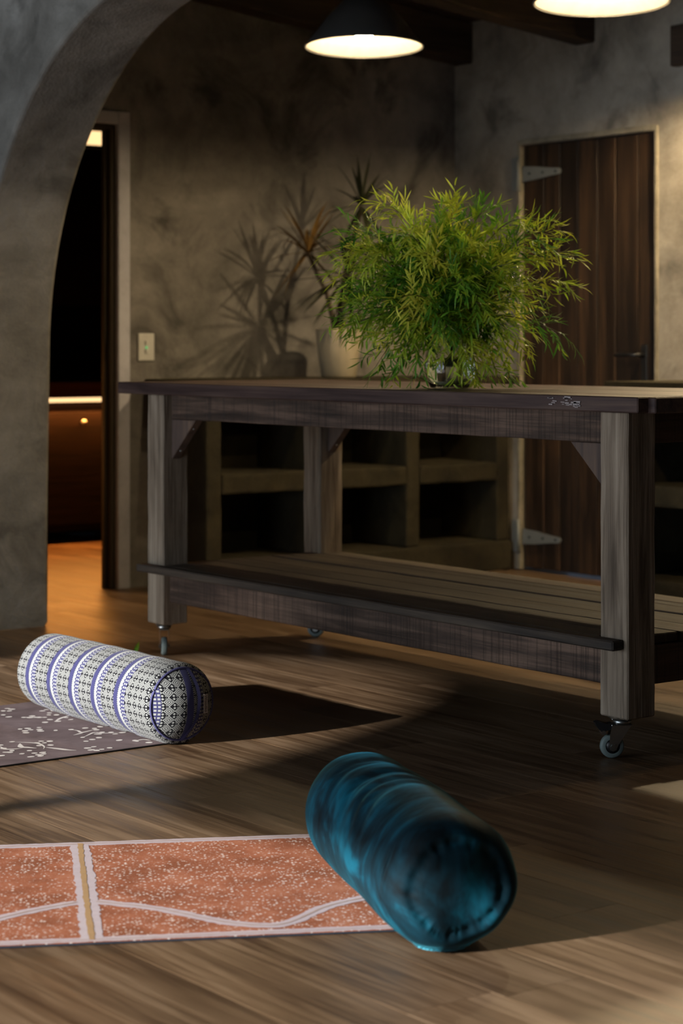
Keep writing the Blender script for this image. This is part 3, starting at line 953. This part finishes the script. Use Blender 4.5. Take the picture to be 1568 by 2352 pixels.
# carry strap across the near cap
M_ind = plain('indigo_strap', (.075, .075, .20), .8)
bm = bmesh.new()
L_, R_ = [], []
for k in range(25):
    t = -1 + 2 * k / 24
    z = .092 * t
    x = .022 * (1 - t * t) + .004 + .010 * t
    r = min(1, math.hypot(x, z) / .095)
    y = -.042 * (1 - r ** 2.4) - .0035
    L_.append(bm.verts.new((x - .0048, y, z + .1035))); R_.append(bm.verts.new((x + .0048, y - .0008, z + .1035)))
for k in range(24):
    bm.faces.new((L_[k], R_[k], R_[k + 1], L_[k + 1]))
bmesh.ops.solidify(bm, geom=bm.faces[:], thickness=.002)
from_bm('carry_strap', bm, M_ind, sb_o)
# woven maker's tag
tg = empty('fabric_tag', (.050, -.0375, .104)); tg.parent = sb_o
tg.rotation_euler = (0, 0, .18)
bm = bmesh.new(); bm_box(bm, (-.0075, -.0012, -.025), (.0075, 0, .025), .0004); from_bm('tag_cloth', bm, plain('tag_cloth', (.42, .38, .36), .85), tg)
tx = bpy.data.curves.new('tag_lettering', 'FONT')
tx.body = 'Woodso'; tx.size = .0122; tx.align_x = 'CENTER'; tx.align_y = 'CENTER'; tx.extrude = .0001
txo = bpy.data.objects.new('text_source', tx)
COL.objects.link(txo)
txm = bpy.data.meshes.new_from_object(txo.evaluated_get(bpy.context.evaluated_depsgraph_get()))
bpy.data.objects.remove(txo)
txm.name = 'tag_lettering'
link('tag_lettering', txm, plain('tag_ink', (.05, .03, .025), .9), tg, (0, -.0014, 0), (PI / 2, PI / 2, 0))

# --- teal velvet bolster
m = NT('teal_velvet')
ob = m.tc()
na = m.noise(m.mp(ob, (5, 5, 5)), 1, 4, .6, 1.2)
nb = m.noise(m.mp(ob, (8, 30, 8)), 1, 4, .6, .8)
lw = m.n('ShaderNodeLayerWeight'); lw.inputs[0].default_value = .42
f = m.math('ADD', m.math('MULTIPLY', na, .7), m.math('MULTIPLY', nb, .3))
col = m.ramp(f, [(.38, (.001, .006, .009)), (.5, (.002, .026, .042)), (.62, (.003, .095, .150))])
m.bump(nb, .2, .010)
m.set(color=col, rough=.75, spec=.15, sheen=.7, sheen_rough=.22, sheen_tint=(.10, .60, .80))
M_teal = m.m
TA = Vector((2.300, 2.735, 0)); TBk = Vector((2.525, 3.285, 0))
dv = (TBk - TA)
LT = dv.length
tang = math.atan2(dv.y, dv.x) - PI / 2
RT = .121
tl = empty('bolster_cushion', (TA.x, TA.y, .0062), tang, 'teal velvet bolster resting across the end of the orange mat', 'bolster', 'yoga bolsters')
rw = random.Random(9)
wr_ = [(rw.uniform(.20, .46), rw.uniform(-.3, 1.0), rw.uniform(.5, 1.1), rw.uniform(.0022, .0048), rw.uniform(.010, .018)) for _ in range(15)]
def velvet(p, a, y):
    q = Vector(p)
    th = math.atan2(p.z, p.x)      # 0 = local +x (right), pi/2 = top
    dr_ = .007 * mnoise.noise(Vector((y * 5, math.cos(a) * 1.3, math.sin(a) * 1.3)))
    for (yc, ac, wa_, amp, wy) in wr_:
        yy = yc + .10 * (math.cos(th - PI / 2) - .6)   # creases bow around the roll
        da = th - (PI / 2 + ac * .5)
        g = math.exp(-(da / wa_) ** 2) * math.exp(-((y - yy) / wy) ** 2)
        dr_ -= amp * g
    r0 = math.hypot(q.x, q.z)
    if y < .02:   # puckered seam where the end panel is sewn in
        q.y += .0065 * math.exp(-((r0 - Rf - .004) / .009) ** 2) * (.75 + .9 * mnoise.noise(Vector((math.cos(a) * 5, math.sin(a) * 5, 2.2))) + .25 * mnoise.noise(Vector((math.cos(a) * 19, math.sin(a) * 19, 7.7))))
        q.y += .014 * mnoise.noise(Vector((q.x * 14, 3.3, q.z * 14)))
    s_ = (r0 + dr_ * min(1, r0 / .06)) / max(r0, 1e-6)
    q.x *= s_ * 1.0; q.z *= s_ * .985
    q.z += RT * .965
    if q.z < .006: q.z = .0008 + max(0, q.z + .002) * .1
    return q
prof = []
e = .055
for i in range(12):
    t = i / 11
    prof.append((e * (1 - math.sin(t * PI / 2)) - .03, 0.0))
prof = []
Rf = RT - .045
# rounded near end (rolled seam, flat centre), straight body, rounded far end
for i in range(16):
    r = max(.0006, Rf * i / 15)
    prof.append((-.036 - .008 * (1 - (r / Rf) ** 2), r))
for i in range(1, 19):
    t = i / 18 * PI / 2
    prof.append((-.036 + .07 * (1 - math.cos(t)) , Rf + .045 * math.sin(t)))
n = 90
for k in range(1, n):
    prof.append((.034 + (LT - .06 - .034) * k / n, RT + .0035 * math.sin(PI * k / n)))
for i in range(0, 11):
    t = (1 - i / 10) * PI / 2
    prof.append((LT - .06 + .11 * (math.cos(t)), Rf + .045 * math.sin(t)))
for i in range(6, -1, -1):
    r = max(.004, Rf * i / 7)
    prof.append((LT + .05 + .008 * (1 - (r / Rf) ** 2), r))
lathe_uv('velvet_cover', prof, 160, M_teal, tl, RT, velvet, True)
# ------------------------------------------------------------------ fallen leaf
m = NT('leaf_green')
geo = m.n('ShaderNodeNewGeometry').outputs['Position']
r = m.rnd()
nz = m.noise(geo, 9, 3, .6)
zz = m.sep(geo)[2]
f = m.math('ADD', m.math('MULTIPLY', nz, .8), m.math('MULTIPLY', r, .35))
lc = m.ramp(f, [(.34, (.045, .17, .02)), (.50, (.14, .34, .03)), (.62, (.42, .55, .04)), (.78, (.75, .72, .10))])
m.set(color=lc, rough=.42, spec=.4)
tr_ = m.n('ShaderNodeBsdfTranslucent'); m.put(tr_.inputs[0], lc)
mx = m.n('ShaderNodeMixShader'); mx.inputs[0].default_value = .38
m.t.links.new(m.b.outputs[0], mx.inputs[1]); m.t.links.new(tr_.outputs[0], mx.inputs[2])
out = [nd for nd in m.t.nodes if nd.type == 'OUTPUT_MATERIAL'][0]
m.t.links.new(mx.outputs[0], out.inputs[0])
M_leaf = m.m
M_stem = plain('twig_green_brown', (.11, .10, .035), .6)

def leaf_blade(bm, p, d, side, L, w, curl, n=4, zmin=None):
    """narrow lance leaf from p along d, curling towards -up"""
    d = d.normalized(); side = (side - d * side.dot(d)).normalized()
    up = side.cross(d).normalized()
    prev = None
    for i in range(n + 1):
        t = i / n
        c = p + d * (L * t) - up * (curl * L * t * t)
        ww = w * (math.sin(PI * min(1, .12 + t * .9)) ** .8) * (1 if t < 1 else 0) * .5
        if i == n:
            cur = (bm.verts.new(c),)
        else:
            cur = (bm.verts.new(c - side * ww + up * ww * .25), bm.verts.new(c), bm.verts.new(c + side * ww + up * ww * .25))
        if zmin is not None:
            for v in cur:
                if v.co.z < zmin: v.co.z = zmin + (zmin - v.co.z) * .03
        if prev:
            if len(cur) == 3:
                bm.faces.new((prev[0], prev[1], cur[1], cur[0])); bm.faces.new((prev[1], prev[2], cur[2], cur[1]))
            else:
                bm.faces.new((prev[0], prev[1], cur[0])); bm.faces.new((prev[1], prev[2], cur[0]))
        prev = cur
bm = bmesh.new()
leaf_blade(bm, Vector((0, 0, .002)), Vector((.3, -.15, .95)), Vector((1, -.7, 0)), .042, .014, .5)
leaf_blade(bm, Vector((0, 0, .002)), Vector((-.4, .3, .6)), Vector((1, .5, 0)), .028, .009, .5)
o = from_bm('fallen_leaf', bm, M_leaf, None, (3.655, 6.005, 0))
tag(o, 'small bright green leaf lying on the floor behind the patterned bolster', 'leaf')

# ------------------------------------------------------------------ glass vase and leafy branches
VX, VY = 3.885, 4.62
m = NT('clear_glass'); m.set(color=(.93, .97, .95), rough=.02, trans=1.0, ior=1.45); M_glass = m.m
m = NT('vase_water'); m.set(color=(.85, .92, .84), rough=.01, trans=1.0, ior=1.33); M_water = m.m
vs_ = empty('glass_vase', (VX, VY, TT), 0, 'round clear glass vase half hidden under the foliage on the table', 'vase')
po = [(.045, .0012), (.060, .004), (.072, .025), (.078, .06), (.074, .10), (.062, .135), (.052, .155), (.052, .17), (.056, .18)]
pi_ = [(r - .0035, z) for r, z in po[::-1]][:-1] + [(.052, .008), (.01, .010)]
bm = bmesh.new(); bm_lathe(bm, po + pi_, 40, True, True); from_bm('glass_body', bm, M_glass, vs_, smooth=True)
bm = bmesh.new(); bm_lathe(bm, [(.01, .0105), (.0515, .0085), (.0665, .026), (.0735, .06), (.0712, .09), (.002, .09)], 40, True, True); from_bm('water', bm, M_water, vs_, smooth=True)

RIGHT = Vector((math.cos(YAW), -math.sin(YAW), 0)); FWD = Vector((math.sin(YAW), math.cos(YAW), 0)); UP = Vector((0, 0, 1))
mouth = Vector((VX, VY, TT + .165))
rb = random.Random(31)
def bez(a, b, c, t):
    return a * (1 - t) ** 2 + b * 2 * t * (1 - t) + c * t * t
NBR = 46
cen = mouth + RIGHT * (-.05) + UP * .085
ends = []
ga = PI * (3 - math.sqrt(5))
for i in range(NBR):
    zf = 1 - 1.55 * (i + .5) / NBR          # 1 .. -0.72
    rr_ = math.sqrt(max(0, 1 - zf * zf))
    a = i * ga
    k = rb.uniform(.72, 1.06)
    if zf < -.15 and math.cos(a) > .2 and i % 3: k *= .72
    e_ = cen + (RIGHT * (rr_ * math.cos(a) * .315) + FWD * (rr_ * math.sin(a) * .25) + UP * (zf * (.27 if zf > 0 else .27))) * k
    ends.append((e_, zf, a))
# a few sprays that reach out of the ball
for (rx, fz, uz) in ((-.20, -.02, .375), (-.30, .0, .30), (.10, .02, .355), (.27, -.03, .27), (.335, .02, .235), (.345, .0, .14), (-.33, .02, .18), (.31, -.04, -.0), (-.18, -.10, -.135), (-.12, -.13, -.14), (.13, -.10, -.15), (.07, -.12, -.15), (.17, -.06, -.155), (.03, -.13, -.05), (-.06, -.13, -.04), (.0, -.13, -.09), (.055, -.12, -.11), (.09, -.12, -.07), (-.14, -.12, -.05), (-.22, -.06, -.10), (-.27, -.04, .03), (-.29, .0, .12), (-.33, -.04, .235), (.0, -.06, .36), (.20, -.02, .33), (.30, .03, .30), (-.24, -.08, .22), (-.05, -.16, .1), (.05, -.17, .12), (-.15, -.16, .16), (.16, -.15, .18)):
    ends.append((mouth + RIGHT * rx + FWD * fz + UP * uz, uz, 0))
TZ = TT + .004
def branch(end, zf, idx):
    rel_ = end - mouth
    cr = rel_.dot(RIGHT)
    side_n = ('far left' if cr < -.23 else 'left' if cr < -.085 else 'middle' if cr < .075 else 'right' if cr < .2 else 'far right')
    dep = 'near' if rel_.dot(FWD) < -.015 else 'far'
    hgt = 'topmost' if rel_.z > .27 else 'upper' if rel_.z > .15 else 'drooping' if rel_.z < .0 else 'sideways'
    lab = f'{hgt} green leafy branch at the {side_n} of the glass vase, {dep} side'
    t = empty('leafy_branch', mouth, 0, lab, 'branch', f'{hgt} {side_n} {dep} branches in the vase')
    h = Vector((rel_.x, rel_.y, 0))
    ctrl = h * .35 + UP * (max(rel_.z, 0) * .75 + .06 + .35 * max(0, .1 - rel_.z))
    start = Vector((0, 0, -.10)) + h.normalized() * -.02 if h.length > 1e-4 else Vector((0, 0, -.10))
    p0 = Vector((0, 0, 0)) + (h.normalized() * .03 if h.length > 1e-4 else Vector())
    N = 14
    path = [start] + [bez(p0, ctrl, rel_, k / N) for k in range(N + 1)]
    bm = bmesh.new()
    zfloor = TZ - mouth.z
    for p in path: p.z = max(p.z, zfloor)
    bm_tube(bm, path, [.0028 - .0019 * k / (N + 1) for k in range(N + 2)], 5)
    from_bm('stem', bm, M_stem, t, smooth=True)
    bm = bmesh.new()
    total = sum((path[k + 1] - path[k]).length for k in range(1, N + 1))
    ns = max(8, int(total / .0145))
    for s in range(ns):
        tt = .20 + .80 * (s + .5) / ns
        p = bez(p0, ctrl, rel_, tt)
        d = (bez(p0, ctrl, rel_, min(1, tt + .03)) - bez(p0, ctrl, rel_, tt - .03)).normalized()
        az = s * 2.4 + rb.uniform(-.4, .4)
        x = d.cross(UP if abs(d.z) < .95 else RIGHT).normalized(); y = x.cross(d)
        outw = x * math.cos(az) + y * math.sin(az)
        rd_ = (d * .75 + outw * .8 + UP * rb.uniform(-.3, .45)).normalized()
        if s == ns - 1: rd_ = d
        RL = rb.uniform(.05, .095) * (1.0 if tt < .9 else .85)
        droop = rb.uniform(-.05, .5)
        nl = rb.randint(6, 9)
        sd = rd_.cross(UP + outw * .2).normalized()
        for q in range(nl):
            u_ = (q + .6) / nl
            c = p + rd_ * (RL * u_) - UP * (droop * RL * u_ * u_)
            dd = (rd_ - UP * (2 * droop * u_)).normalized()
            sg = 1 if q % 2 else -1
            ld = (dd * rb.uniform(.75, 1.1) + sd * sg * rb.uniform(.35, .8) + UP * rb.uniform(-.35, .45)).normalized()
            if q == nl - 1: ld = dd
            leaf_blade(bm, c, ld, sd + UP * rb.uniform(-.6, .6), rb.uniform(.028, .052), rb.uniform(.0048, .0078), rb.uniform(-.5, .6), 3, zfloor)
        # rachis as a hair-thin blade
        leaf_blade(bm, p, (rd_ - UP * droop * .5).normalized(), sd, RL * .95, .0016, droop * .5, 3, zfloor)
    o = from_bm('foliage', bm, M_leaf, t)
    o['kind'] = 'stuff'
for i, (e_, zf, a) in enumerate(ends):
    if e_.z < TT + .02: e_.z = TT + .02 + rb.uniform(0, .02)
    branch(e_, zf, i)

# ------------------------------------------------------------------ potted palm-like plant on the back counter
CT = .900
px, py = 5.53, 7.35
pl = empty('potted_plant', (px, py, CT), 0, 'spiky-leaved potted plant in a pale pot on the back counter', 'plant')
M_pot = plain('pale_ceramic', (.62, .53, .36), .5)
bm = bmesh.new(); bm_lathe(bm, [(.072, 0), (.078, .004), (.098, .15), (.102, .20), (.104, .215), (.097, .215), (.092, .19), (.002, .185)], 36, True, True)
from_bm('pot', bm, M_pot, pl, smooth=True)
bm = bmesh.new(); bm_lathe(bm, [(.094, .190), (.05, .200), (.004, .205)], 24, True, True); from_bm('soil', bm, plain('potting_soil', (.03, .02, .012), .95), pl, smooth=True)
M_cane = wood('cane_bark', (.04, .028, .018), (.09, .065, .04), (.15, .11, .07), 'z', vary=.2)
m = NT('bronze_leaf'); rr1 = m.rnd()
m.set(color=m.mix(m.noise(m.tc(), 12, 3), (.075, .040, .012), (.21, .115, .025)), rough=.5, spec=.3); M_bronze = m.m
m = NT('dark_strap_leaf'); m.set(color=m.mix(m.noise(m.tc(), 12, 3), (.012, .016, .006), (.04, .042, .012)), rough=.5, spec=.3); M_dleaf = m.m
ry = random.Random(17)
def crown(c, n, L, mat, lo=-50, cmax=.35):
    # cane
    base = Vector((ry.uniform(-.03, .03), ry.uniform(-.03, .03), .19))
    midp = (base + c) / 2 + Vector((ry.uniform(-.02, .02), ry.uniform(-.02, .02), 0))
    bm = bmesh.new(); bm_tube(bm, [base, midp, c], [.013, .011, .010], 10); from_bm('cane', bm, M_cane, pl, smooth=True)
    for i in range(n):
        el = math.radians(ry.uniform(lo, 85)); az = i * 2.399 + ry.uniform(-.2, .2)
        d = Vector((math.cos(el) * math.cos(az), math.cos(el) * math.sin(az), math.sin(el)))
        # keep off the wall behind
        LL = L * ry.uniform(.8, 1.1)
        room = (7.625 - py - c.y)
        if d.y * LL > room: d.y = room / LL * .9; d.normalize()
        sd = d.cross(UP)
        if sd.length < .05: sd = Vector((1, 0, 0))
        bm = bmesh.new(); leaf_blade(bm, c + d * .008, d, sd, LL, .021, ry.uniform(.0, cmax), 7, .02 if (c + d * LL).z < .2 else None)
        for v in bm.verts: v.co.y = min(v.co.y, 7.632 - py)
        from_bm('leaf', bm, mat, pl)
crown(Vector((5.385 - px, 7.38 - py, 1.445 - CT)), 26, .24, M_bronze)
crown(Vector((5.46 - px, 7.19 - py, 1.345 - CT)), 40, .30, M_dleaf, -75, .12)
crown(Vector((5.62 - px, 7.30 - py, 1.66 - CT)), 22, .22, M_dleaf)
